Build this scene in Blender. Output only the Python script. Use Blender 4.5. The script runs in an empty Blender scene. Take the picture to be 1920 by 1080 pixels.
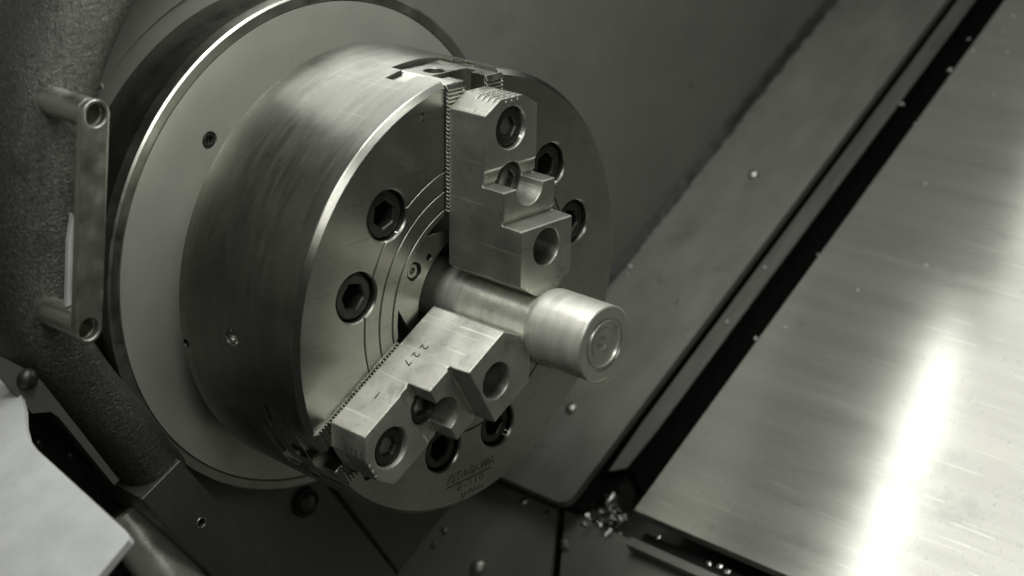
import bpy, bmesh, math, random
from mathutils import Vector, Matrix
random.seed(7)
U = 0.125                      # chuck radius in metres: every length below is in chuck radii
SC = bpy.context.scene
COL = SC.collection
rad = math.radians

# ------------------------------------------------------------------ camera
cd = bpy.data.cameras.new('camera'); cam = bpy.data.objects.new('camera', cd); COL.objects.link(cam)
CP = Vector((4.43253853, -4.67424153, 2.50822927))
CR = Matrix(((0.74016208, -0.25051158, 0.62402247), (0.67225603, 0.25465734, -0.69514133), (0.01522905, 0.93402012, 0.35689562)))
cam.matrix_world = Matrix.Translation(CP * U) @ CR.to_4x4()
cd.sensor_width = 36; cd.lens = 55.378; cd.clip_start = 0.02; cd.clip_end = 60
cd.dof.use_dof = True; cd.dof.focus_distance = 6.75 * U; cd.dof.aperture_fstop = 7.0
SC.camera = cam

# ------------------------------------------------------------------ world and lamps
w = bpy.data.worlds.new('World'); SC.world = w; w.use_nodes = True
w.node_tree.nodes['Background'].inputs['Color'].default_value = (1.0, 1.0, 0.93, 1)
w.node_tree.nodes['Background'].inputs['Strength'].default_value = 0.025

def area(name, pos, target, sx, sy, watts, color, xdir=None):
    l = bpy.data.lights.new(name, 'AREA'); l.shape = 'RECTANGLE'; l.size = sx * U; l.size_y = sy * U
    l.energy = watts; l.color = color
    o = bpy.data.objects.new(name, l); COL.objects.link(o)
    z = (Vector(pos) - Vector(target)).normalized()
    x = Vector(xdir or (0, 1, 0)); x = (x - z * x.dot(z)).normalized(); y = z.cross(x)
    m = Matrix((x, y, z)).transposed().to_4x4(); m.translation = Vector(pos) * U
    o.matrix_world = m
    return o
area('machine_lamp', (-0.92, 0.9, 3.4), (0.9, 1.1, -1.6), 4.6, 0.20, 0.34, (1.0, 1.0, 0.98))
area('added_cover_fill', (0.15, 2.4, 3.7), (1.2, 2.4, -1.0), 6.0, 1.8, 0.78, (1.0, 1.0, 0.98))  # unseen fill, added to brighten the right of the cover
area('added_barrel_fill', (-3.3, 1.2, 2.7), (0.1, -0.3, 0.0), 3.2, 1.4, 0.60, (1.0, 1.0, 0.97))  # added fill behind the wall, lifts the barrel top and cover left
area('added_jaw_fill', (0.3, -0.55, 3.4), (0.0, -0.6, 0.0), 1.6, 1.4, 1.2, (1.0, 1.0, 0.97))  # overhead fill added so the jaw tops come out bright
area('front_lamp', (1.1, -2.3, 3.0), (0.2, -0.2, 0.0), 0.9, 0.9, 0.75, (1.0, 1.0, 0.97))
area('door_window_light', (6.0, -4.6, 4.6), (0, 0, 0), 2.6, 2.0, 1.15, (1.0, 0.99, 0.93))
SC.view_settings.view_transform = 'Standard'; SC.view_settings.look = 'None'
SC.view_settings.exposure = 0.0; SC.view_settings.gamma = 1.0

# ------------------------------------------------------------------ materials
def metal(name, base, rough, aniso=0.0, tangent=None, var=0.25, rvar=0.12, nscale=(6, 6, 6), bump=0.0, bscale=(60, 60, 60),
          bevel=0.0, metallic=1.0, scratch=0.0, dark=None, darkscale=5.0, spec=0.5):
    m = bpy.data.materials.new(name); m.use_nodes = True
    nt = m.node_tree; N = nt.nodes; L = nt.links; b = N['Principled BSDF']
    tc = N.new('ShaderNodeTexCoord')
    def mapping(s):
        mp = N.new('ShaderNodeMapping'); mp.inputs['Scale'].default_value = [v / U for v in s]
        L.new(tc.outputs['Object'], mp.inputs['Vector']); return mp
    n1 = N.new('ShaderNodeTexNoise'); n1.inputs['Scale'].default_value = 1; n1.inputs['Detail'].default_value = 8; n1.inputs['Roughness'].default_value = 0.6
    L.new(mapping(nscale).outputs[0], n1.inputs['Vector'])
    cr = N.new('ShaderNodeValToRGB')
    lo = [max(c * (1 - var), 0) for c in base]; hi = [min(c * (1 + var * 0.6), 1) for c in base]
    cr.color_ramp.elements[0].position = 0.32; cr.color_ramp.elements[0].color = (*lo, 1)
    cr.color_ramp.elements[1].position = 0.68; cr.color_ramp.elements[1].color = (*hi, 1)
    L.new(n1.outputs['Fac'], cr.inputs['Fac'])
    colout = cr.outputs['Color']
    if dark:                    # oily stains with a shape of their own
        n3 = N.new('ShaderNodeTexNoise'); n3.inputs['Scale'].default_value = darkscale / U; n3.inputs['Detail'].default_value = 10; n3.inputs['Roughness'].default_value = 0.7
        L.new(tc.outputs['Object'], n3.inputs['Vector'])
        r3 = N.new('ShaderNodeValToRGB'); r3.color_ramp.elements[0].position = 0.56; r3.color_ramp.elements[1].position = 0.72
        L.new(n3.outputs['Fac'], r3.inputs['Fac'])
        mx = N.new('ShaderNodeMix'); mx.data_type = 'RGBA'
        L.new(r3.outputs['Color'], mx.inputs[0]); L.new(colout, mx.inputs[6]); mx.inputs[7].default_value = (*dark, 1)
        colout = mx.outputs[2]
    if scratch:                 # handling scratches and rub marks
        for q, (ang, sc) in enumerate(((0.5, (4, 130, 130)), (2.2, (130, 4, 90)))):
            mp = N.new('ShaderNodeMapping'); mp.inputs['Scale'].default_value = [v / U for v in sc]; mp.inputs['Rotation'].default_value = (ang, ang * 0.7, ang * 1.3)
            L.new(tc.outputs['Object'], mp.inputs['Vector'])
            n5 = N.new('ShaderNodeTexNoise'); n5.inputs['Scale'].default_value = 0.6; n5.inputs['Detail'].default_value = 3; L.new(mp.outputs[0], n5.inputs['Vector'])
            r5 = N.new('ShaderNodeValToRGB'); r5.color_ramp.elements[0].position = 0.63; r5.color_ramp.elements[1].position = 0.70
            r5.color_ramp.elements[1].color = (scratch, scratch, scratch, 1); L.new(n5.outputs['Fac'], r5.inputs['Fac'])
            mx = N.new('ShaderNodeMix'); mx.data_type = 'RGBA'
            L.new(r5.outputs['Color'], mx.inputs[0]); L.new(colout, mx.inputs[6]); mx.inputs[7].default_value = (*([c * 0.45 for c in base] if q else [min(1, c * 1.6) for c in base]), 1)
            colout = mx.outputs[2]
    L.new(colout, b.inputs['Base Color'])
    b.inputs['Metallic'].default_value = metallic
    b.inputs['Specular IOR Level'].default_value = spec
    mr = N.new('ShaderNodeMapRange'); mr.inputs['From Min'].default_value = 0.3; mr.inputs['From Max'].default_value = 0.7
    mr.inputs['To Min'].default_value = max(rough - rvar, 0.04); mr.inputs['To Max'].default_value = min(rough + rvar, 1)
    n2 = N.new('ShaderNodeTexNoise'); n2.inputs['Scale'].default_value = 1.7; n2.inputs['Detail'].default_value = 6
    L.new(mapping(nscale).outputs[0], n2.inputs['Vector']); L.new(n2.outputs['Fac'], mr.inputs['Value'])
    L.new(mr.outputs[0], b.inputs['Roughness'])
    nrm = None
    if bevel:
        bv = N.new('ShaderNodeBevel'); bv.samples = 4; bv.inputs['Radius'].default_value = bevel * U; nrm = bv.outputs[0]
    if bump:
        n4 = N.new('ShaderNodeTexNoise'); n4.inputs['Scale'].default_value = 1; n4.inputs['Detail'].default_value = 6; n4.inputs['Roughness'].default_value = 0.65
        L.new(mapping(bscale).outputs[0], n4.inputs['Vector'])
        bp = N.new('ShaderNodeBump'); bp.inputs['Strength'].default_value = bump; bp.inputs['Distance'].default_value = (0.013 if bump >= 0.9 else 0.01) * U
        L.new(n4.outputs['Fac'], bp.inputs['Height'])
        if nrm: L.new(nrm, bp.inputs['Normal'])
        nrm = bp.outputs[0]
    if nrm: L.new(nrm, b.inputs['Normal'])
    if aniso:
        b.inputs['Anisotropic'].default_value = aniso
        tg = N.new('ShaderNodeTangent')
        if tangent == 'X': tg.direction_type = 'RADIAL'; tg.axis = 'X'
        else: tg.direction_type = 'UV_MAP'; tg.uv_map = 'UVMap'
        L.new(tg.outputs[0], b.inputs['Tangent'])
        b.inputs['Anisotropic Rotation'].default_value = 0.25
    return m
T = lambda v: (v, v * 1.01, v * 0.90)      # the warm grey-green of the steel
M = {}
M['chuck'] = metal('worn_turned_steel', T(0.40), 0.32, 0.45, 'X', 0.16, 0.035, (22, 3, 3), 0.05, (150, 14, 14), 0.004, dark=T(0.24), darkscale=3.0, metallic=1.0, scratch=0.3)
M['jaw'] = metal('ground_jaw_steel', T(0.52), 0.44, 0.6, 'UV', var=0.22, rvar=0.10, nscale=(4, 4, 4), bump=0.08, bscale=(40, 40, 40), bevel=0.010, dark=T(0.30), darkscale=5, metallic=0.9, scratch=0.6)
M['master'] = metal('master_jaw_steel', T(0.50), 0.30, bevel=0.005, var=0.2)
M['bolt'] = metal('black_oxide_bolt', T(0.07), 0.42, bevel=0.006, var=0.3, dark=T(0.03), metallic=0.8)
M['shaft'] = metal('turned_shaft_steel', T(0.78), 0.38, 0.5, 'X', 0.14, 0.05, (26, 3, 3), 0.12, (95, 8, 8), 0.005, dark=T(0.46), darkscale=6, metallic=0.65)
M['disc'] = metal('grey_satin_disc', T(0.52), 0.38, var=0.08, rvar=0.06, nscale=(3, 3, 3), bump=0.03, metallic=0.6, dark=T(0.43), darkscale=2.5)
M['rim'] = metal('disc_rim_steel', T(0.40), 0.36, bevel=0.006, var=0.15)
M['drum'] = metal('dark_drum_steel', T(0.16), 0.32, var=0.25)
M['wall'] = metal('painted_headstock_steel', T(0.19), 0.6, var=0.10, rvar=0.08, nscale=(2, 2, 2), bump=0.05, metallic=0.15, dark=T(0.15), darkscale=2.2)
M['panel'] = metal('guard_sheet_steel', T(0.27), 0.46, var=0.12, rvar=0.06, nscale=(4, 2, 2), bump=0.05, bscale=(12, 40, 40), metallic=0.6, dark=T(0.20), darkscale=2.5)
M['cover'] = metal('brushed_cover_steel', T(0.60), 0.20, 0.5, 'UV', 0.10, 0.02, (0.35, 7, 7), 0.015, (2, 60, 60), metallic=0.70, scratch=0.4, dark=T(0.46), darkscale=1.6)
M['rail'] = metal('dull_rail_steel', T(0.15), 0.5, var=0.2, nscale=(12, 2, 2), metallic=0.5)
M['black'] = metal('black_rubber', T(0.012), 0.6, var=0.3, metallic=0.0)
M['bed'] = metal('dark_machine_bed', T(0.05), 0.5, var=0.3, metallic=0.3)
M['cast'] = metal('rough_cast_iron', T(0.12), 0.33, var=0.5, rvar=0.14, nscale=(50, 50, 50), bump=0.9, bscale=(85, 85, 85), metallic=0.8, dark=T(0.05), darkscale=3)
M['machined'] = metal('dull_machined_iron', T(0.14), 0.42, var=0.2, bump=0.06, bevel=0.01, metallic=0.7)
M['handle'] = metal('satin_handle_steel', T(0.55), 0.40, var=0.1, bevel=0.01)
M['plate'] = metal('pale_painted_sheet', (0.60, 0.62, 0.60), 0.45, var=0.10, rvar=0.05, nscale=(9, 9, 9), bump=0.06, bscale=(70, 70, 70), metallic=0.0, dark=(0.49, 0.50, 0.48), darkscale=5)
M['roller'] = metal('polished_roller', T(0.85), 0.24, var=0.12, metallic=0.7)
M['chip'] = metal('bright_metal_chip', (0.50, 0.50, 0.47), 0.34, var=0.35, nscale=(20, 20, 20))
M['mark'] = metal('stamped_recess', T(0.13), 0.4)
M['faint'] = metal('worn_stamped_recess', T(0.27), 0.3, var=0.5, nscale=(30, 30, 30))
M['hole'] = metal('black_shade_fill', T(0.03), 0.5, metallic=0.4)  # near black: shade of bore and arm slot put into the colour

# ------------------------------------------------------------------ helpers
def obj(name, V, F, mat, parent=None, smooth=None, kind=None):
    me = bpy.data.meshes.new(name); me.from_pydata([(a * U, b * U, c * U) for a, b, c in V], [], F); me.update()
    return link(name, me, mat, parent, smooth, kind)
def link(name, me, mat, parent=None, smooth=None, kind=None):
    bm = bmesh.new(); bm.from_mesh(me); bmesh.ops.recalc_face_normals(bm, faces=bm.faces); bm.to_mesh(me); bm.free()
    if mat: me.materials.clear(); me.materials.append(mat)
    if smooth:
        for p in me.polygons: p.use_smooth = True
        me.set_sharp_from_angle(angle=rad(smooth))
    o = bpy.data.objects.new(name, me); COL.objects.link(o)
    if parent: o.parent = parent
    if kind: o['kind'] = kind
    return o
def thing(name, label, cat, group=None, at=(0, 0, 0)):
    o = bpy.data.objects.new(name, None); COL.objects.link(o); o.empty_display_size = 0.02
    o.location = Vector(at) * U
    return tag(o, label, cat, group)
def tag(o, label, cat, group=None):
    o['label'] = label; o['category'] = cat
    if group: o['group'] = group
    return o
def lathe(prof, n=192, closed=True, a0=0.0):
    """closed (x, r) profile turned about the X axis"""
    V = []; F = []; m = len(prof)
    for i in range(n):
        a = 2 * math.pi * i / n + a0; c, s = math.cos(a), math.sin(a)
        V += [(x, r * c, r * s) for x, r in prof]
    for i in range(n):
        j = (i + 1) % n
        for k in range(m if closed else m - 1):
            l = (k + 1) % m
            F.append((i * m + k, i * m + l, j * m + l, j * m + k))
    return V, F
def prism(poly, f0, f1):
    """poly points mapped by f0 (one end) and f1 (the other end)"""
    n = len(poly); V = [f0(p) for p in poly] + [f1(p) for p in poly]
    F = [tuple(range(n)), tuple(range(2 * n - 1, n - 1, -1))] + [(i, (i + 1) % n, n + (i + 1) % n, n + i) for i in range(n)]
    return V, F
def frame_prism(poly, O, X, Y, Z, z0, z1):
    O, X, Y, Z = map(Vector, (O, X, Y, Z))
    return prism(poly, lambda p: tuple(O + X * p[0] + Y * p[1] + Z * z0), lambda p: tuple(O + X * p[0] + Y * p[1] + Z * z1))
def merge(*parts):
    V = []; F = []
    for v, f in parts:
        k = len(V); V += v; F += [tuple(i + k for i in q) for q in f]
    return V, F
def circle(cx, cy, r, n=40, a0=0.0):
    return [(cx + r * math.cos(a0 + 2 * math.pi * i / n), cy + r * math.sin(a0 + 2 * math.pi * i / n)) for i in range(n)]
def turned(pts, O, X, Y, Z, n=40):
    """(z, r) open profile turned about axis Z at O; ends on the axis when r = 0"""
    O, X, Y, Z = map(Vector, (O, X, Y, Z)); V = []; F = []; m = len(pts)
    for i in range(n):
        a = 2 * math.pi * i / n
        V += [tuple(O + Z * z + (X * math.cos(a) + Y * math.sin(a)) * r) for z, r in pts]
    for i in range(n):
        j = (i + 1) % n
        for k in range(m - 1): F.append((i * m + k, i * m + k + 1, j * m + k + 1, j * m + k))
    return V, F
EX, EY, EZ = Vector((1, 0, 0)), Vector((0, 1, 0)), Vector((0, 0, 1))
def boolean(o, cutters, op='DIFFERENCE', smooth=12):
    for k, (V, F) in enumerate(cutters):
        c = obj('cutter', V, F, None)
        md = o.modifiers.new('b%d' % k, 'BOOLEAN'); md.operation = op; md.object = c; md.solver = 'EXACT'
    dg = bpy.context.evaluated_depsgraph_get(); dg.update()
    me = bpy.data.meshes.new_from_object(o.evaluated_get(dg)); 
    cs = [md.object for md in o.modifiers]; o.modifiers.clear(); old = o.data; o.data = me; me.name = o.name
    for c in cs: d = c.data; bpy.data.objects.remove(c); bpy.data.meshes.remove(d)
    bpy.data.meshes.remove(old)
    for p in me.polygons: p.use_smooth = True
    me.set_sharp_from_angle(angle=rad(smooth))
    while len(me.materials) > 1: me.materials.pop()
    for p in me.polygons: p.material_index = 0
    return o
def text(name, s, size, O, X, Y, mat, parent, h=0.0012, bold=0.0, slant=0.0, space=1.0):
    cu = bpy.data.curves.new(name, 'FONT'); cu.body = s; cu.size = size * U; cu.extrude = h * U; cu.align_x = 'CENTER'; cu.align_y = 'CENTER'
    cu.offset = bold * U; cu.shear = slant; cu.space_character = space; cu.resolution_u = 3
    t = bpy.data.objects.new('t', cu); COL.objects.link(t); dg = bpy.context.evaluated_depsgraph_get(); dg.update()
    me = bpy.data.meshes.new_from_object(t.evaluated_get(dg)); bpy.data.objects.remove(t); bpy.data.curves.remove(cu); me.name = name
    X = Vector(X).normalized(); Y = Vector(Y).normalized(); Z = X.cross(Y)
    m = Matrix((X, Y, Z)).transposed().to_4x4(); m.translation = Vector(O) * U; me.transform(m)
    return link(name, me, mat, parent)
def dup(o, parent=None, ang=None):
    c = o.copy(); COL.objects.link(c)
    if parent: c.parent = parent
    if ang is not None: c.rotation_euler = (ang, 0, 0)
    for ch in list(o.children):
        if ch.get('single'): continue
        k = ch.copy(); COL.objects.link(k); k.parent = c
    return c
def polar(a, r):            # angle from jaw one, counter-clockwise seen from the front
    return (-math.sin(rad(a)) * r, math.cos(rad(a)) * r)
def dirs(k):
    a = rad(120 * k)
    return Vector((0, -math.sin(a), math.cos(a))), Vector((0, -math.cos(a), -math.sin(a)))
def socket_bolt(name, mat, O, R, hexr, depth, head, parent, Z=EX, X=EY, Y=EZ, a0=0.0):
    """cap screw: rounded rim, hexagonal socket with its own walls and floor"""
    O = Vector(O); n = 48
    X, Y, Z = Vector(X), Vector(Y), Vector(Z)
    V = []; F = []
    def ring(pts): 
        k = len(V); V.extend(pts); return list(range(k, k + len(pts)))
    def circ(r, z): return ring([tuple(O + Z * z + (X * math.cos(2 * math.pi * i / n) + Y * math.sin(2 * math.pi * i / n)) * r) for i in range(n)])
    def hexa(r, z):
        out = []
        for i in range(n):
            a = 2 * math.pi * i / n; b = (a - a0) % (math.pi / 3) - math.pi / 6
            q = r * math.cos(math.pi / 6) / math.cos(b)
            out.append(tuple(O + Z * z + (X * math.cos(a) + Y * math.sin(a)) * q))
        return ring(out)
    rows = [circ(R, -head), circ(R, -R * 0.16), circ(R * 0.965, -R * 0.06), circ(R * 0.88, 0), hexa(hexr * 1.10, 0), hexa(hexr, -hexr * 0.12), hexa(hexr, -depth)]
    for a, b in zip(rows[:-1], rows[1:]):
        for i in range(n):
            j = (i + 1) % n; F.append((a[i], a[j], b[j], b[i]))
    V.append(tuple(O - Z * (depth + hexr * 0.25))); c = len(V) - 1
    for i in range(n): F.append((rows[-1][i], rows[-1][(i + 1) % n], c))
    return obj(name, V, F, mat, parent, 32)

# ------------------------------------------------------------------ bed frame: x along the spindle, t up the slope, o off the slope
BE = rad(31.12); P0 = Vector((0, 3.60510963, -0.34846556))
BT = Vector((0, math.cos(BE), math.sin(BE))); BN = Vector((0, -math.sin(BE), math.cos(BE)))
def bed(x, t, o=0.0): return tuple(P0 + EX * x + BT * t + BN * o)
def slab(name, poly, o0, o1, mat, parent, kind=None, uv=False, smooth=None):
    V, F = prism(poly, lambda p: bed(p[0], p[1], o0), lambda p: bed(p[0], p[1], o1))
    ob = obj(name, V, F, mat, parent, smooth, kind)
    if uv:
        ly = ob.data.uv_layers.new(name='UVMap')
        for l in ob.data.loops:
            v = Vector(ob.data.vertices[l.vertex_index].co) / U
            ly.data[l.index].uv = (v.x, (v - P0).dot(BT))
    return ob
def round_corner(p, q, r, rr, n=6):
    """points rounding corner q between p and r"""
    p, q, r = Vector(p), Vector(q), Vector(r); a = (p - q).normalized(); b = (r - q).normalized()
    s, e = q + a * rr, q + b * rr
    return [tuple((s * (1 - u) ** 2 + q * 2 * u * (1 - u) + e * u ** 2)) for u in [i / n for i in range(n + 1)]]

# ================================================================== LARGE STRUCTURE
XW = -1.3
head = thing('headstock_wall', 'flat dark grey steel wall of the machine behind the big disc', 'wall')
wallpoly = [(-3.2, -4.2), (6.5, -4.2), (6.5, 1.45), (-3.2, 1.45)]
V, F = frame_prism(wallpoly, (XW, 0, 0), EY, EZ, EX, -0.12, 0.0); obj('wall_plate', V, F, M['wall'], head)
# thicker lower plate whose slanting right edge shows under the chuck
V, F = frame_prism([(-0.95, -0.9), (0.0, -1.145), (0.21, -1.47), (0.80, -2.36), (-0.95, -2.36)], (XW, 0, 0), EY, EZ, EX, 0.004, 0.035)
obj('lower_plate', V, F, M['wall'], head)
V, F = frame_prism([(0.02, -1.13), (0.045, -1.13), (0.835, -2.36), (0.805, -2.36)], (XW, 0, 0), EY, EZ, EX, 0.003, 0.012); obj('plate_gap', V, F, M['black'], head)
# raised ring of the wall round the disc
def arcpoly(r0, r1, a0, a1, n=60):
    return [polar(a0 + (a1 - a0) * i / n, r1) for i in range(n + 1)] + [polar(a1 + (a0 - a1) * i / n, r0) for i in range(n + 1)]
V, F = frame_prism(arcpoly(1.30, 1.46, 5, 150), (XW, 0, 0), EY, EZ, EX, 0.004, 0.02); obj('recess_ring', V, F, M['wall'], head, 30)

guard = thing('sheet_guard', 'plain grey sheet panel with button rivets sloping beside the dark gap', 'guard')
pp = [(XW + 0.004, 5.5), (XW + 0.004, -2.69)] + round_corner((XW, -2.69), (-0.5, -2.69), (-0.5, 5), 0.09) + [(-0.5, 5.5)]
slab('sheet', pp, -0.05, 0.0, M['panel'], guard)
# sealant bead along the joint to the wall, lumpy
Vb = []; Fb = []; nb = 160
for i in range(nb + 1):
    t = -2.7 + 8.0 * i / nb
    wdt = 0.036 + 0.012 * math.sin(i * 1.7) * math.sin(i * 0.43) + random.uniform(-0.008, 0.008) + (0.025 if 0.2 < t < 1.5 else 0)
    hh = 0.035 + random.uniform(-0.01, 0.01)
    for x, o in ((0.003, wdt), (0.028, wdt * 0.7), (hh, 0.02), (hh + 0.02, 0.003)): Vb.append(bed(XW + x, t, o))
    if i:
        k = 4 * i
        for j in range(3): Fb.append((k - 4 + j, k - 3 + j, k + 1 + j, k + j))
M['bead'] = metal('dirty_sealant', T(0.025), 0.6, var=0.4, nscale=(12, 12, 12), metallic=0.0)
obj('sealant_bead', Vb, Fb, M['bead'], head, 60)

base = slab('machine_bed', [(XW + 0.004, 7), (XW + 0.004, -4.4), (7, -4.4), (7, 7)], -0.75, -0.45, M['bed'], None, 'structure')
cover = thing('way_cover', 'broad bright brushed steel slide cover with a white lamp streak', 'cover')
slab('cover_sheet', [(-0.12, 6.5), (-0.12, -2.55), (2.55, -2.55), (2.55, 6.5)], -0.07, 0.0, M['cover'], cover, uv=True)
slab('unseen_dark_sheet', [(2.56, 6.5), (2.56, -2.55), (6.5, -2.55), (6.5, 6.5)], -0.14, -0.08, M['wall'], cover)  # added out of view, dark to dim what the chuck face mirrors
slab('front_lip', [(-0.10, -2.66), (-0.10, -2.71), (6.5, -2.71), (6.5, -2.66)], -0.16, -0.10, M['panel'], cover)
slab('lower_skirt', [(-0.10, -2.565), (-0.10, -2.66), (6.5, -2.66), (6.5, -2.565)], -0.24, -0.19, M['black'], cover)
rail = thing('wiper_rail', 'narrow dull strip lying in the dark gap beside the bright cover', 'rail')
slab('rail_strip', [(-0.475, 6.5), (-0.475, -2.0), (-0.46, -2.36), (-0.375, -2.30), (-0.36, -2.0), (-0.36, 6.5)], -0.085, -0.07, M['rail'], rail)
slab('rail_foot', [(-0.47, 6.5), (-0.47, -2.25), (-0.40, -2.25), (-0.40, 6.5)], -0.44, -0.09, M['black'], rail)
chute = thing('chute_plate', 'dark plate with a round bolt under the guard panel', 'plate')
slab('plate_sheet', [(XW + 0.004, -2.3), (XW + 0.004, -3.9), (-0.20, -3.9), (-0.33, -3.2), (-0.43, -3.03), (-0.70, -2.60), (-0.70, -2.3)], -0.21, -0.17, M['wall'], chute)
chute2 = thing('apron_plate', 'dark plate below the front lip of the bright cover', 'plate')
slab('plate_sheet', [(-0.62, -2.64), (-0.37, -3.03), (-0.27, -3.2), (-0.14, -3.9), (6.5, -3.9), (6.5, -2.64)], -0.23, -0.18, M['panel'], chute2)

def dome(name, O, X, Y, Z, R, H, mat, parent=None, flange=None):
    pts = [(0.0, flange or R), (0.0, R)] + [(H * math.sin(i / 6 * math.pi / 2), R * math.cos(i / 6 * math.pi / 2)) for i in range(1, 7)]
    if not flange: pts = pts[1:]
    V, F = turned(pts, O, X, Y, Z, 28)
    return obj(name, V, F, mat, parent, 40)
for x, t in ((-0.885, -0.07), (-0.888, -2.115)):
    dome('rivet', bed(x, t, 0.001), EX, BT, BN, 0.040, 0.030, M['handle'], guard)
dome('bolt_head', bed(-0.851, -3.18, -0.168), EX, BT, BN, 0.052, 0.045, M['handle'], chute)
V, F = turned([(0.004, 0.085), (0.03, 0.08), (0.036, 0.07), (0.02, 0.055), (0.012, 0.0)], (XW + 0.036, 0.06, -1.51), EY, EZ, EX, 32); obj('bolt_washer', V, F, M['bolt'], head, 30)
dome('bolt_head', (XW + 0.05, 0.06, -1.51), EY, EZ, EX, 0.055, 0.05, M['machined'], head)

# ================================================================== DISC BEHIND THE CHUCK
disc = thing('spindle_disc', 'large smooth pale grey disc with a steel rim behind the chuck', 'disc')
V, F = lathe([(-0.95, 0.30), (-0.95, 1.163), (-0.985, 1.163), (-0.985, 0.30)], 256); dface = obj('disc_face', V, F, M['disc'], disc, 30)
boolean(dface, [frame_prism(circle(-0.652, 0.652, 0.040, 32), (0, 0, 0), EY, EZ, EX, -0.979, -0.9)])
V, F = lathe([(-0.953, 1.167), (-0.947, 1.173), (-0.947, 1.212), (-0.957, 1.222), (-1.02, 1.222), (-1.02, 1.167)], 256); obj('rim_band', V, F, M['rim'], disc, 20)
V, F = lathe([(-1.02, 1.0), (-1.02, 1.205), (XW + 0.004, 1.205), (XW + 0.004, 1.0)], 256); obj('drum_side', V, F, M['drum'], disc, 30)
dsc = socket_bolt('cap_screw', M['bolt'], (-0.953, -0.652, 0.652), 0.035, 0.019, 0.020, 0.022, disc)
V, F = lathe([(-0.764, 0.5), (-0.764, 0.74), (-0.95 + 0.002, 0.74), (-0.95 + 0.002, 0.5)], 192); obj('adapter_plate', V, F, M['chuck'], disc, 30)

# ================================================================== CHUCK
chuck = thing('lathe_chuck', 'round three-jaw lathe chuck of worn brushed steel on the pale disc', 'chuck')
G = lambda r: [(0.0, r - 0.0055), (-0.010, r - 0.002), (-0.010, r + 0.002), (0.0, r + 0.0055)]
prof = [(0.0, 0.45)] + G(0.479) + G(0.5545) + G(0.638) + [(0.0, 0.982), (-0.022, 1.004), (-0.026, 1.006)]
prof += [(-0.752, 1.006), (-0.766, 0.992), (-0.766, 0.40), (-0.60, 0.40), (-0.60, 0.45)]
V, F = lathe(prof, 256); body = obj('chuck_body', V, F, M['chuck'], chuck)
cut = []
slotpoly = [(0.170, 0.1), (0.170, -0.158), (0.245, -0.158), (0.245, -0.272), (0.150, -0.272), (0.150, -0.335),
            (-0.150, -0.335), (-0.150, -0.272), (-0.245, -0.272), (-0.245, -0.158), (-0.170, -0.158), (-0.170, 0.1)]
for k in range(3):
    R, Tn = dirs(k)
    cut.append(frame_prism(slotpoly, (0, 0, 0), Tn, EX, R, 0.35, 1.2))
BOLT_A = [60 - 14.7, 60 + 14.7, -60 + 14.7, -60 - 14.7, 180 - 14.7, 180 + 14.7]
for a in BOLT_A:
    y, z = polar(a, 0.702); cut.append(frame_prism(circle(0, 0, 0.108, 64), (0, y, z), EY, EZ, EX, -0.14, 0.05))
    cut.append(turned([(-0.012, 0.0), (-0.012, 0.104), (0.008, 0.122), (0.008, 0.0)], (0, y, z), EY, EZ, EX, 64))
# threaded hole and oil hole on the barrel, tapped hole near the front
a = rad(90); cut.append(frame_prism(circle(0, 0, 0.040, 32), (-0.40, 0, 0.0), EX, EZ, -EY, 0.9, 1.1))
a = rad(97.5); ra = Vector((0, -math.sin(a), math.cos(a))); cut.append(frame_prism(circle(0, 0, 0.02, 24), (-0.73, 0, 0), EX, EX.cross(ra), ra, 0.9, 1.1))
boolean(body, cut)
# thread rings inside the tapped hole
V, F = merge(*[turned([(z, 0.0395), (z + 0.006, 0.033), (z + 0.012, 0.0395)], (-0.40, 0, 0), EX, EZ, -EY, 28) for z in (0.94, 0.953, 0.966, 0.979)])
obj('hole_thread', V, F, M['master'], chuck, 60)

# centre bushing, cut flat in front of each jaw
V, F = lathe([(-0.012, 0.318), (-0.012, 0.446), (-0.30, 0.446), (-0.30, 0.318)], 192); bush = obj('center_bushing', V, F, M['chuck'], chuck)
cut = []
for k in range(3):
    R, Tn = dirs(k); cut.append(frame_prism([(-0.6, 0.345), (0.6, 0.345), (0.6, 0.7), (-0.6, 0.7)], (0, 0, 0), Tn, R, EX, -0.2, 0.1))
yb, zb = polar(58.5, 0.398); cut.append(frame_prism(circle(0, 0, 0.042, 36), (0, yb, zb), EY, EZ, EX, -0.06, 0.1))
yh, zh = polar(45, 0.354); cut.append(frame_prism(circle(0, 0, 0.016, 24), (0, yh, zh), EY, EZ, EX, -0.08, 0.1))
boolean(bush, cut)
socket_bolt('bushing_screw', M['rim'], (-0.022, yb, zb), 0.032, 0.016, 0.018, 0.03, bush)
V, F = lathe([(-0.25, 0.0001), (-0.25, 0.44), (-0.5, 0.44), (-0.5, 0.0001)], 96); obj('bore', V, F, M['hole'], chuck, 30)  # solid plug; its black stands for the shade deep inside

for i, a in enumerate(BOLT_A):
    y, z = polar(a, 0.702)
    socket_bolt('mounting_bolt', M['bolt'], (-0.020, y, z), 0.101, 0.060, 0.11, 0.09, chuck, a0=0.35 + i * 0.5)

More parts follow.
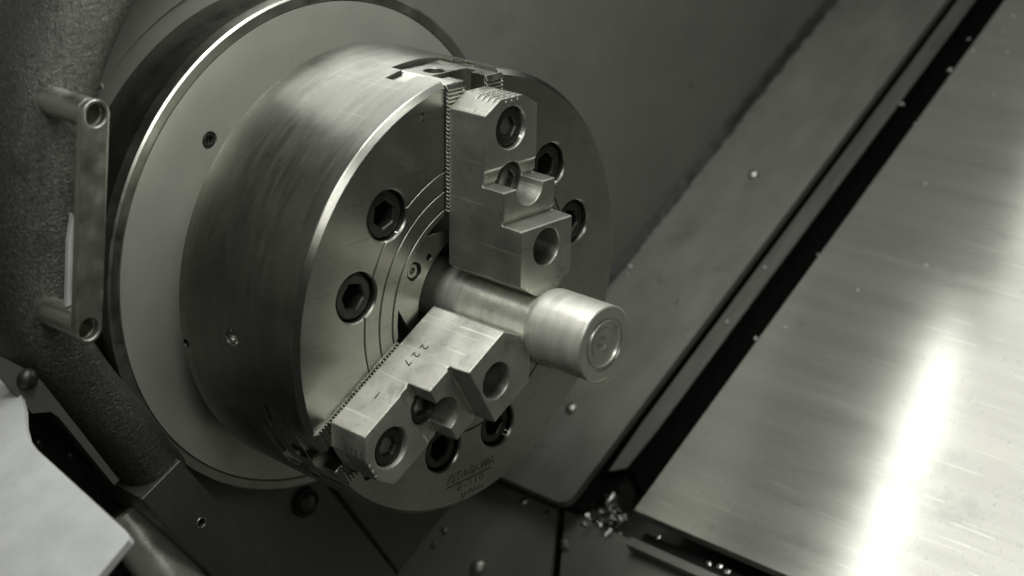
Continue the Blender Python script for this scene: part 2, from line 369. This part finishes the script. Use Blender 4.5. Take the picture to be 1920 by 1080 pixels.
# master jaw: forked slide with serrated crests
mj = [(-0.166, 0.004), (-0.066, 0.004), (-0.066, -0.075), (-0.105, -0.075), (-0.105, -0.145), (0.105, -0.145), (0.105, -0.075), (0.066, -0.075), (0.066, 0.004), (0.166, 0.004),
      (0.166, -0.163), (0.235, -0.163), (0.235, -0.267), (0.140, -0.267), (0.140, -0.330), (-0.140, -0.330), (-0.140, -0.267), (-0.235, -0.267), (-0.235, -0.163), (-0.166, -0.163)]
R0, T0 = dirs(0)
V, F = frame_prism(mj, (0, 0, 0), T0, EX, R0, 0.43, 0.984)
master = obj('master_jaw', V, F, M['master'], chuck)
boolean(master, [merge(lathe([(0.3, 0.3), (0.3, 0.9915), (-0.6, 0.9915), (-0.6, 0.3)], 200))], 'INTERSECT')
boolean(master, [frame_prism(circle(0.03, -0.20, 0.046, 36), (0, 0, 0), T0, EX, R0, 0.85, 1.2)])
for s in (-1, 1):
    pr = [(0.43, 0.0005)]; r = 0.43; pit = 0.0168
    while r + pit < 0.982:
        pr += [(r, 0.006), (r + pit * 0.36, 0.019), (r + pit * 0.64, 0.019)]; r += pit
    pr += [(0.982, 0.006), (0.982, 0.0045), (0.43, 0.0045)]; pr = pr[1:]
    t0, t1 = (0.067, 0.1665) if s > 0 else (-0.1665, -0.067)
    V, F = prism(pr, lambda p: tuple(T0 * t0 + R0 * p[0] + EX * p[1]), lambda p: tuple(T0 * t1 + R0 * p[0] + EX * p[1]))
    obj('serration', V, F, M['master'], master, 20)
for k in (1, 2): dup(master, chuck, rad(120 * k))

# top jaw: three steps, chamfered head, pointed tip, counterbores
HW = 0.158; XA, XB, XC = 0.218, 0.3256, 0.4245
side = [(0.940, 0.016), (0.940, XA), (0.655, XA), (0.645, XA - 0.006), (0.592, XA - 0.006)]
side += [(0.588, XA + 0.0), (0.586, XB - 0.004), (0.582, XB), (0.463, XB)]
side += [(0.452, XB - 0.004), (0.446, XB + 0.004), (0.442, XC - 0.004), (0.438, XC), (0.10, XC), (0.10, 0.016)]
V, F = prism(side, lambda p: tuple(T0 * -HW + R0 * p[0] + EX * p[1]), lambda p: tuple(T0 * HW + R0 * p[0] + EX * p[1]))
jaw = obj('top_jaw', V, F, M['jaw'], chuck)
tip = [(-0.060 + 0.12 * i / 10, 0.1375 - 0.004 * (1 - abs(i - 5) / 5)) for i in range(11)]
outl = [(HW + 0.01, 0.2035 + 0.005), (HW + 0.01, 0.880), (HW, 0.886), (0.068, 0.9385), (0.06, 0.9395), (-0.06, 0.9395), (-0.068, 0.9385), (-HW, 0.886), (-HW - 0.01, 0.880), (-HW - 0.01, 0.2085)] + tip
boolean(jaw, [frame_prism(outl, (0, 0, 0), T0, R0, EX, -0.1, 0.6)], 'INTERSECT')
# tip thinned from the sides near the front, counterbores, knurled head
cut = [frame_prism(circle(0, 0.81, 0.090, 48), (0, 0, 0), T0, R0, EX, 0.17, 0.5),
       turned([(XA - 0.006, 0.0), (XA - 0.006, 0.089), (XA + 0.004, 0.097), (XA + 0.004, 0.0)], R0 * 0.81, T0, R0, EX, 48),
       turned([(XC - 0.004, 0.0), (XC - 0.004, 0.0805), (XC + 0.004, 0.0875), (XC + 0.004, 0.0)], R0 * 0.342, T0, R0, EX, 48),
       frame_prism(circle(0, 0.582, 0.082, 48), (0, 0, 0), T0, R0, EX, 0.165, 0.5),
       frame_prism(circle(0, 0.342, 0.081, 48), (0, 0, 0), T0, R0, EX, 0.12, 0.6),
       frame_prism(circle(0.4545, XB + 0.001, 0.011, 20), (0, 0, 0), R0, EX, T0, -0.2, 0.2),
       frame_prism(circle(0.5945, XA - 0.005, 0.009, 20), (0, 0, 0), R0, EX, T0, -0.2, 0.2),
       frame_prism(circle(0, 0.342, 0.050, 32), (0, 0, 0), T0, R0, EX, 0.012, 0.2)]
boolean(jaw, cut)
cut = []
for x in (0.105, 0.135, 0.165, 0.195):
    cut.append(frame_prism([(x - 0.005, 0.975), (x - 0.0045, 0.922), (x + 0.0045, 0.922), (x + 0.005, 0.975)], (0, 0, 0), EX, R0, T0, -0.0905, 0.0905))
for t in (-0.035, 0.0, 0.035):
    cut.append(frame_prism([(t - 0.005, 0.975), (t - 0.004, 0.924), (t + 0.004, 0.924), (t + 0.005, 0.975)], (0, 0, 0), T0, R0, EX, 0.085, 0.3))
boolean(jaw, cut)
ly = jaw.data.uv_layers.new(name='UVMap') if not jaw.data.uv_layers else jaw.data.uv_layers[0]
ly.name = 'UVMap'
for l in jaw.data.loops:
    v = jaw.data.vertices[l.vertex_index].co / U; ly.data[l.index].uv = (v.z, v.x + v.y)
for r in (0.81, 0.582):
    socket_bolt('jaw_bolt', M['bolt'], T0 * 0 + R0 * r + EX * (XA - 0.018), 0.083 if r > 0.7 else 0.077, 0.047, 0.075, 0.045, jaw, EX, T0, R0, a0=0.3 + r)
jaws = [jaw] + [dup(jaw, chuck, rad(120 * k)) for k in (1, 2)]
# stamped figures
R1, T1 = dirs(1)
for i, ch in enumerate('227'):
    text('stamped_number', ch, 0.054, -T1 * (HW + 0.0006) + R1 * (0.403 + 0.049 * i) + EX * (0.134 - 0.006 * i), R1, EX, M['mark'], chuck)
text('stamped_number', '1', 0.05, -T1 * (HW + 0.0006) + R1 * 0.694 + EX * 0.115, EX, -R1, M['mark'], chuck)
text('stamped_number', '2', 0.056, (0.0006, -0.298, 0.868), EY, EZ, M['mark'], chuck)
text('stamped_lettering', 'KITAGAWA', 0.058, (0.0006, 0.0, -0.850), EY, EZ, M['faint'], chuck, slant=0.25, space=1.02)
V, F = frame_prism([(-0.155, -0.886), (0.14, -0.886), (0.14, -0.881), (-0.155, -0.881)], (0, 0, 0), EY, EZ, EX, 0.0003, 0.0014); obj('stamped_line', V, F, M['mark'], chuck)
text('stamped_lettering', 'B-210', 0.056, (0.0006, 0.0, -0.908), EY, EZ, M['faint'], chuck, space=1.35)
text('stamped_lettering', 'JAPAN', 0.046, (0.0006, 0.01, -0.957), EY, EZ, M['faint'], chuck, space=1.15)

# ================================================================== WORKPIECE
L = 0.752
prof = [(-0.45, 0.0), (-0.45, 0.134), (0.4275, 0.136), (0.436, 0.146), (0.446, 0.1555), (0.458, 0.1615), (0.470, 0.1642), (0.476, 0.1645), (L - 0.006, 0.1645), (L, 0.158), (L, 0.118), (L - 0.006, 0.114),
        (L - 0.007, 0.106), (L + 0.002, 0.101), (L + 0.002, 0.096), (L - 0.010, 0.092), (L - 0.012, 0.070), (L - 0.010, 0.066), (L - 0.013, 0.03), (L - 0.004, 0.016), (L - 0.002, 0.006), (L - 0.010, 0.0)]
V, F = lathe(prof, 160, closed=False); shaft = obj('steel_shaft', V, F, M['shaft'], None, 22)
tag(shaft, 'short turned bright steel shaft gripped between the chuck jaws', 'shaft')

# ================================================================== CAST ARM, HANDLE, BLOCK
arm = thing('machine_casting', 'rough dark cast iron arm with a grab handle curving round the disc', 'casting')
path = [(-0.60, 1.86), (-0.86, 1.70), (-1.10, 1.50), (-1.30, 1.24), (-1.44, 0.95), (-1.525, 0.60), (-1.565, 0.25), (-1.565, 0.02), (-1.475, -0.15), (-1.38, -0.31), (-1.25, -0.50), (-1.075, -0.785)]
def catmull(P, n):
    out = []
    for i in range(len(P) - 1):
        p0, p1, p2, p3 = [Vector(P[max(0, min(len(P) - 1, i + d))]) for d in (-1, 0, 1, 2)]
        for j in range(n):
            u = j / n; out.append(0.5 * ((2 * p1) + (p2 - p0) * u + (2 * p0 - 5 * p1 + 4 * p2 - p3) * u * u + (3 * p1 - p0 - 3 * p2 + p3) * u ** 3))
    out.append(Vector(P[-1])); return out
cp = catmull(path, 8); V = []; F = []; nr = 40
for i, c in enumerate(cp):
    d = (cp[min(i + 1, len(cp) - 1)] - cp[max(i - 1, 0)]).normalized(); nn = Vector((d.y, -d.x))      # toward the outside
    fr = i / (len(cp) - 1); hw = 0.175 - 0.03 * max(0, (fr - 0.55) / 0.45)
    for k in range(nr):
        a = 2 * math.pi * k / nr; ca, sa = math.cos(a), math.sin(a); e = 0.72
        px = math.copysign(abs(ca) ** e, ca) * hw; dx = math.copysign(abs(sa) ** e, sa) * 0.27
        q = c + nn * px; V.append((-1.03 + dx, q.x, q.y))
    if i:
        for k in range(nr): F.append(((i - 1) * nr + k, (i - 1) * nr + (k + 1) % nr, i * nr + (k + 1) % nr, i * nr + k))
F.append(tuple(range(nr))); F.append(tuple(range(len(V) - 1, len(V) - nr - 1, -1)))
obj('casting', V, F, M['cast'], arm, 50)
blk = [(-1.055, -0.675), (-1.265, -0.785), (-0.80, -1.50), (-0.59, -1.39)]
V, F = frame_prism(blk, (0, 0, 0), EY, EZ, EX, -1.20, -0.748); mend = obj('machined_end', V, F, M['machined'], arm)
boolean(mend, [frame_prism(circle(-0.965, -1.02, 0.022, 24), (0, 0, 0), EY, EZ, EX, -0.80, -0.6)])
V, F = turned([(0, 0.028), (0.004, 0.026), (0.004, 0.022), (-0.01, 0.021)], (-0.748, -0.965, -1.02), EY, EZ, EX, 24); obj('hole_ring', V, F, M['handle'], mend, 30)
# grab handle: flat bar on two tubes
bx = -0.5; pt, pb = Vector((-1.497, 1.003)), Vector((-1.604, 0.180)); ax = (pt - pb).normalized(); sd = Vector((-ax.y, ax.x)); hwid = 0.058
bar = []
for i in range(25): a = math.pi * i / 24; q = pt + (sd * math.cos(a) + ax * math.sin(a)) * hwid; bar.append(tuple(q))
for i in range(25): a = math.pi * i / 24; q = pb + (-sd * math.cos(a) - ax * math.sin(a)) * hwid; bar.append(tuple(q))
V, F = frame_prism(bar, (0, 0, 0), EY, EZ, EX, bx - 0.035, bx); hb = obj('grab_handle', V, F, M['handle'], arm)
boolean(hb, [frame_prism(circle(q.x, q.y, 0.045, 40), (0, 0, 0), EY, EZ, EX, bx - 0.2, bx + 0.2) for q in (pt, pb)])
for q in (pt, pb):
    V, F = turned([(0.18, 0.0), (0.18, 0.045), (0.309, 0.045), (0.309, 0.0575), (-0.06, 0.0575)], (bx - 0.345, q.x, q.y), EY, EZ, EX, 40)
    obj('handle_post', V, F, M['handle'], hb, 30)
    V, F = turned([(-0.06, 0.075), (0.0, 0.075), (0.012, 0.068), (0.012, 0.055)], (bx - 0.345, q.x, q.y), EY, EZ, EX, 40); obj('post_collar', V, F, M['cast'], hb, 30)
# bracket plate on the lower flank of the arm
XK = -0.72
brk = [(-1.926, 0.128), (-1.864, 0.08), (-1.754, -0.013), (-1.70, -0.076), (-1.386, -0.635), (-1.412, -0.65), (-1.64, -0.255), (-1.673, -0.22), (-1.755, -0.199), (-1.872, 0.007), (-1.935, 0.053)]
V, F = frame_prism(brk, (0, 0, 0), EY, EZ, EX, XK - 0.05, XK); obj('bracket_plate', V, F, M['rail'], arm)
dome('bracket_bolt', (XK + 0.001, -1.763, -0.047), EY, EZ, EX, 0.045, 0.04, M['bolt'], arm)
V, F = frame_prism([(-1.588, 0.245), (-1.619, 0.243), (-1.585, 0.50), (-1.556, 0.607), (-1.550, 0.542)], (0, 0, 0), EY, EZ, EX, -0.64, -0.62); obj('pale_strip', V, F, M['plate'], arm)

dk = thing('slot_shade_plate', 'added black plate with three bolts, giving the shade of the slot beside the pale plate', 'plate')  # added backing, the slot's shade is put into its black
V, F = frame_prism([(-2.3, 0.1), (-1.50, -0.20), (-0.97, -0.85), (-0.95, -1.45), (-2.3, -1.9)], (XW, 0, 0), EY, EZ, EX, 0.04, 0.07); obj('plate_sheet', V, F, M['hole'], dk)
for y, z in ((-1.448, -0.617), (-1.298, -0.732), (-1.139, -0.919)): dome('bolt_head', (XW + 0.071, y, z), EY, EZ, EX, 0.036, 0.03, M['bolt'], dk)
# pale plate in the lower left foreground
NP = Vector((0, -0.5, 0.866)); PXd = EX; PYd = NP.cross(EX)
pl = [Vector(p) for p in ((-1.246, -1.713, -0.058), (-0.949, -1.745, -0.077), (-0.736, -1.787, -0.101), (-0.645, -1.829, -0.126), (-0.57, -1.876, -0.153), (-0.497, -1.909, -0.172),
      (-0.409, -1.929, -0.183), (-0.313, -1.94, -0.19), (0.273, -2.01, -0.23), (0.302, -2.016, -0.233), (0.313, -2.028, -0.241), (0.326, -2.175, -0.326), (0.341, -2.317, -0.408), (-0.143, -2.523, -0.527))]
V = [tuple(p) for p in pl] + [tuple(p - NP * 0.03) for p in pl]; n_ = len(pl)
F = [tuple(range(n_)), tuple(range(2 * n_ - 1, n_ - 1, -1))] + [(i, (i + 1) % n_, n_ + (i + 1) % n_, n_ + i) for i in range(n_)]
plate = obj('sheet_plate', V, F, M['plate'])
tag(plate, 'pale bright sheet metal plate in the lower left corner', 'plate')
# polished roller under the arm's machined end
ra = Vector((0.5, 0.25, -0.7)).normalized(); rb = EX.cross(ra).normalized(); rc = ra.cross(rb)
V, F = turned([(0, 0.0), (0, 0.12), (0.012, 0.132), (0.9, 0.132), (0.9, 0.0)], (-1.13, -1.135, -1.045), rb, rc, ra, 56)
roller = obj('roller', V, F, M['roller'], None, 30)
tag(roller, 'polished steel roller beneath the pale plate and the arm end', 'roller')

# ================================================================== CHIPS
def chip_mesh(seed):
    rnd = random.Random(seed); bm = bmesh.new(); bmesh.ops.create_icosphere(bm, subdivisions=1, radius=1.0 * U)
    for v in bm.verts: v.co *= rnd.uniform(0.6, 1.2)
    for v in bm.verts: v.co.z *= 0.35
    me = bpy.data.meshes.new('metal_chip'); bm.to_mesh(me); bm.free(); me.materials.append(M['chip']); return me
CH = [chip_mesh(i) for i in range(5)]
def chip(pos, n, size, label, group):
    o = bpy.data.objects.new('metal_chip', random.choice(CH)); COL.objects.link(o)
    q = Vector(n).to_track_quat('Z', 'Y'); o.rotation_mode = 'QUATERNION'
    from mathutils import Quaternion
    o.rotation_quaternion = q @ Quaternion((0, 0, 1), random.uniform(0, 6.28))
    s = size * random.uniform(0.8, 1.2); o.scale = (s * random.uniform(0.8, 1.3), s, s)
    o.location = (Vector(pos) + Vector(n) * s * 0.25) * U
    tag(o, label, 'chip', group)
BN3 = tuple(BN)
def chips(pts, o, size, labels, group):
    for k, (x, t) in enumerate(pts):
        chip(bed(x, t, o), BN3, size, labels[k] if isinstance(labels, list) else labels, group)
chips([(-0.088, 1.361), (-0.106, 1.629), (0.118, 1.406), (0.088, 1.099), (0.225, 1.017), (0.006, 1.743), (0.012, 1.58)], 0, 0.016,
      ['chip closest to the gap in the scatter at the far top of the cover', 'chip right at the top frame edge beside the black gap', 'chip in the middle of the scatter at the far top of the cover', 'lower left chip of the scatter at the far top of the cover',
       'lowest chip of the scatter at the far top of the cover', 'chip nearest the top right corner of the frame', 'second chip from the top right corner of the frame'], 'chips at the far end of the cover')
chips([(0.194, 0.183), (-0.018, -1.117), (0.513, -0.419), (0.238, -0.718)], 0, 0.015,
      ['tiny bright chip alone on the cover left of the lamp streak', 'tiny chip on the bare cover right of the shaft end', 'tiny speck at the very edge of the white lamp streak', 'tiny chip in the middle of the dull part of the cover'], 'chips on the open cover')
chips([(-1.225, 0.465), (-1.245, -0.777), (-0.963, -1.055), (-0.744, -1.18), (-1.195, -1.099), (-1.217, -1.025), (-1.275, -0.045), (-1.214, 1.572)], 0, 0.017,
      ['small chip above the upper rivet by the sealant joint', 'small chip on the joint just above the chuck rim', 'small bright chip on the sheet guard up right of the shaft end', 'small chip on the sheet guard nearest the dark gap',
       'lower of two chips close to the chuck rim', 'upper of two chips close to the chuck rim', 'pale lump on the sealant joint left of the upper rivet', 'chip at the top end of the sealant joint'], 'chips on the sheet guard')
chips([(-0.337, 0.85), (-0.441, -0.697), (-0.422, -1.156)], -0.07, 0.018,
      ['uppermost of the three chips on the narrow rail', 'middle of the three chips on the narrow rail', 'lowest of the three chips on the narrow rail'], 'chips on the rail')
chips([(-0.236, 1.567), (-0.171, 1.422), (-0.213, 1.255), (-0.187, 0.733), (-0.199, -0.476), (-0.205, -1.191)], -0.10, 0.018,
      ['topmost chip in the black gap by the cover edge', 'second chip from the top in the black gap', 'third chip from the top in the black gap', 'fourth chip from the top in the black gap', 'chip halfway down the black gap', 'lowest single chip in the black gap'], 'chips in the black gap')
chip((XW + 0.02, -0.965, 0.887), (1, 0, 0), 0.018, 'small chip stuck on the wall right of the upper handle post', None)
chip((XW + 0.02, -0.86, 1.19), (1, 0, 0), 0.017, 'small chip on the wall above the upper handle post', None)
chip((XW, 3.385, 0.167), (1, 0, 0), 0.014, 'tiny chip stuck on the bare dark headstock wall', None)
chips([(-0.884, -2.70), (-0.7, -2.713), (-0.487, -2.821), (-0.46, -2.850), (-1.213, -3.065), (-1.209, -3.172)], -0.17, 0.024,
      ['faint chip in the black shadow right of the chuck rim', 'chip under the rounded corner of the sheet guard', 'upper chip on the vertical black gap', 'lower chip on the vertical black gap', 'upper chip in the trough below the chuck', 'lower chip in the trough below the chuck'], 'chips on the chute plate')
chips([(-0.172, -2.671), (0.047, -2.602), (0.458, -2.608), (0.395, -2.622), (0.512, -2.619)], -0.10, 0.019,
      ['chip next to the swarf heap under the cover corner', 'lone chip under the cover lower edge', 'middle of three chips by the bottom frame edge', 'left of three chips by the bottom frame edge', 'right of three chips by the bottom frame edge'], 'chips under the cover edge')
# long dark curl of swarf caught on the end of the lower jaw
V = []; F = []; nseg = 90; C0 = Vector((0.03, -0.775, -0.515)); C1 = Vector((0.06, -0.665, -0.585))
for i in range(nseg + 1):
    u = i / nseg; a = u * 26; r = 0.022 + 0.012 * math.sin(u * 9)
    c = C0.lerp(C1, u) + Vector((0.7 * r * math.cos(a), r * 0.6 * math.sin(a), r * math.sin(a + 0.6))); wv = Vector((0.5, 0.4 * math.cos(a), 0.5 * math.sin(a))).normalized() * 0.009
    V += [tuple(c - wv), tuple(c + wv), tuple(c + wv + Vector((0.002, 0.002, 0))), tuple(c - wv + Vector((0.002, 0.002, 0)))]
    if i:
        k = 4 * i
        for q in range(4): F.append((k - 4 + q, k - 4 + (q + 1) % 4, k + (q + 1) % 4, k + q))
tag(obj('curled_chip', V, F, M['machined'], None, 60), 'dark curled sliver of swarf caught on the end of the lower jaw', 'chip')
# heap of swarf where the plates meet, one mass
V = []; F = []
for i in range(110):
    c = Vector(bed(random.gauss(-0.36, 0.055), random.gauss(-2.565, 0.075), -0.2 + random.uniform(-0.05, 0.10))); s = random.uniform(0.008, 0.024)
    b = len(V); ax_ = [Vector((random.gauss(0, 1), random.gauss(0, 1), random.gauss(0, 1))).normalized() for _ in range(3)]
    for sx in (-1, 1):
        for q in ((-1, -0.4), (1, -0.6), (0.2, 1)): V.append(tuple(c + ax_[0] * s * q[0] + ax_[1] * s * q[1] + ax_[2] * s * 0.35 * sx))
    F += [(b, b + 1, b + 2), (b + 5, b + 4, b + 3), (b, b + 1, b + 4, b + 3), (b + 1, b + 2, b + 5, b + 4), (b + 2, b, b + 3, b + 5)]
sw = obj('swarf_heap', V, F, M['chip'], None, None, 'stuff'); tag(sw, 'little heap of loose metal swarf at the foot of the gap', 'swarf')
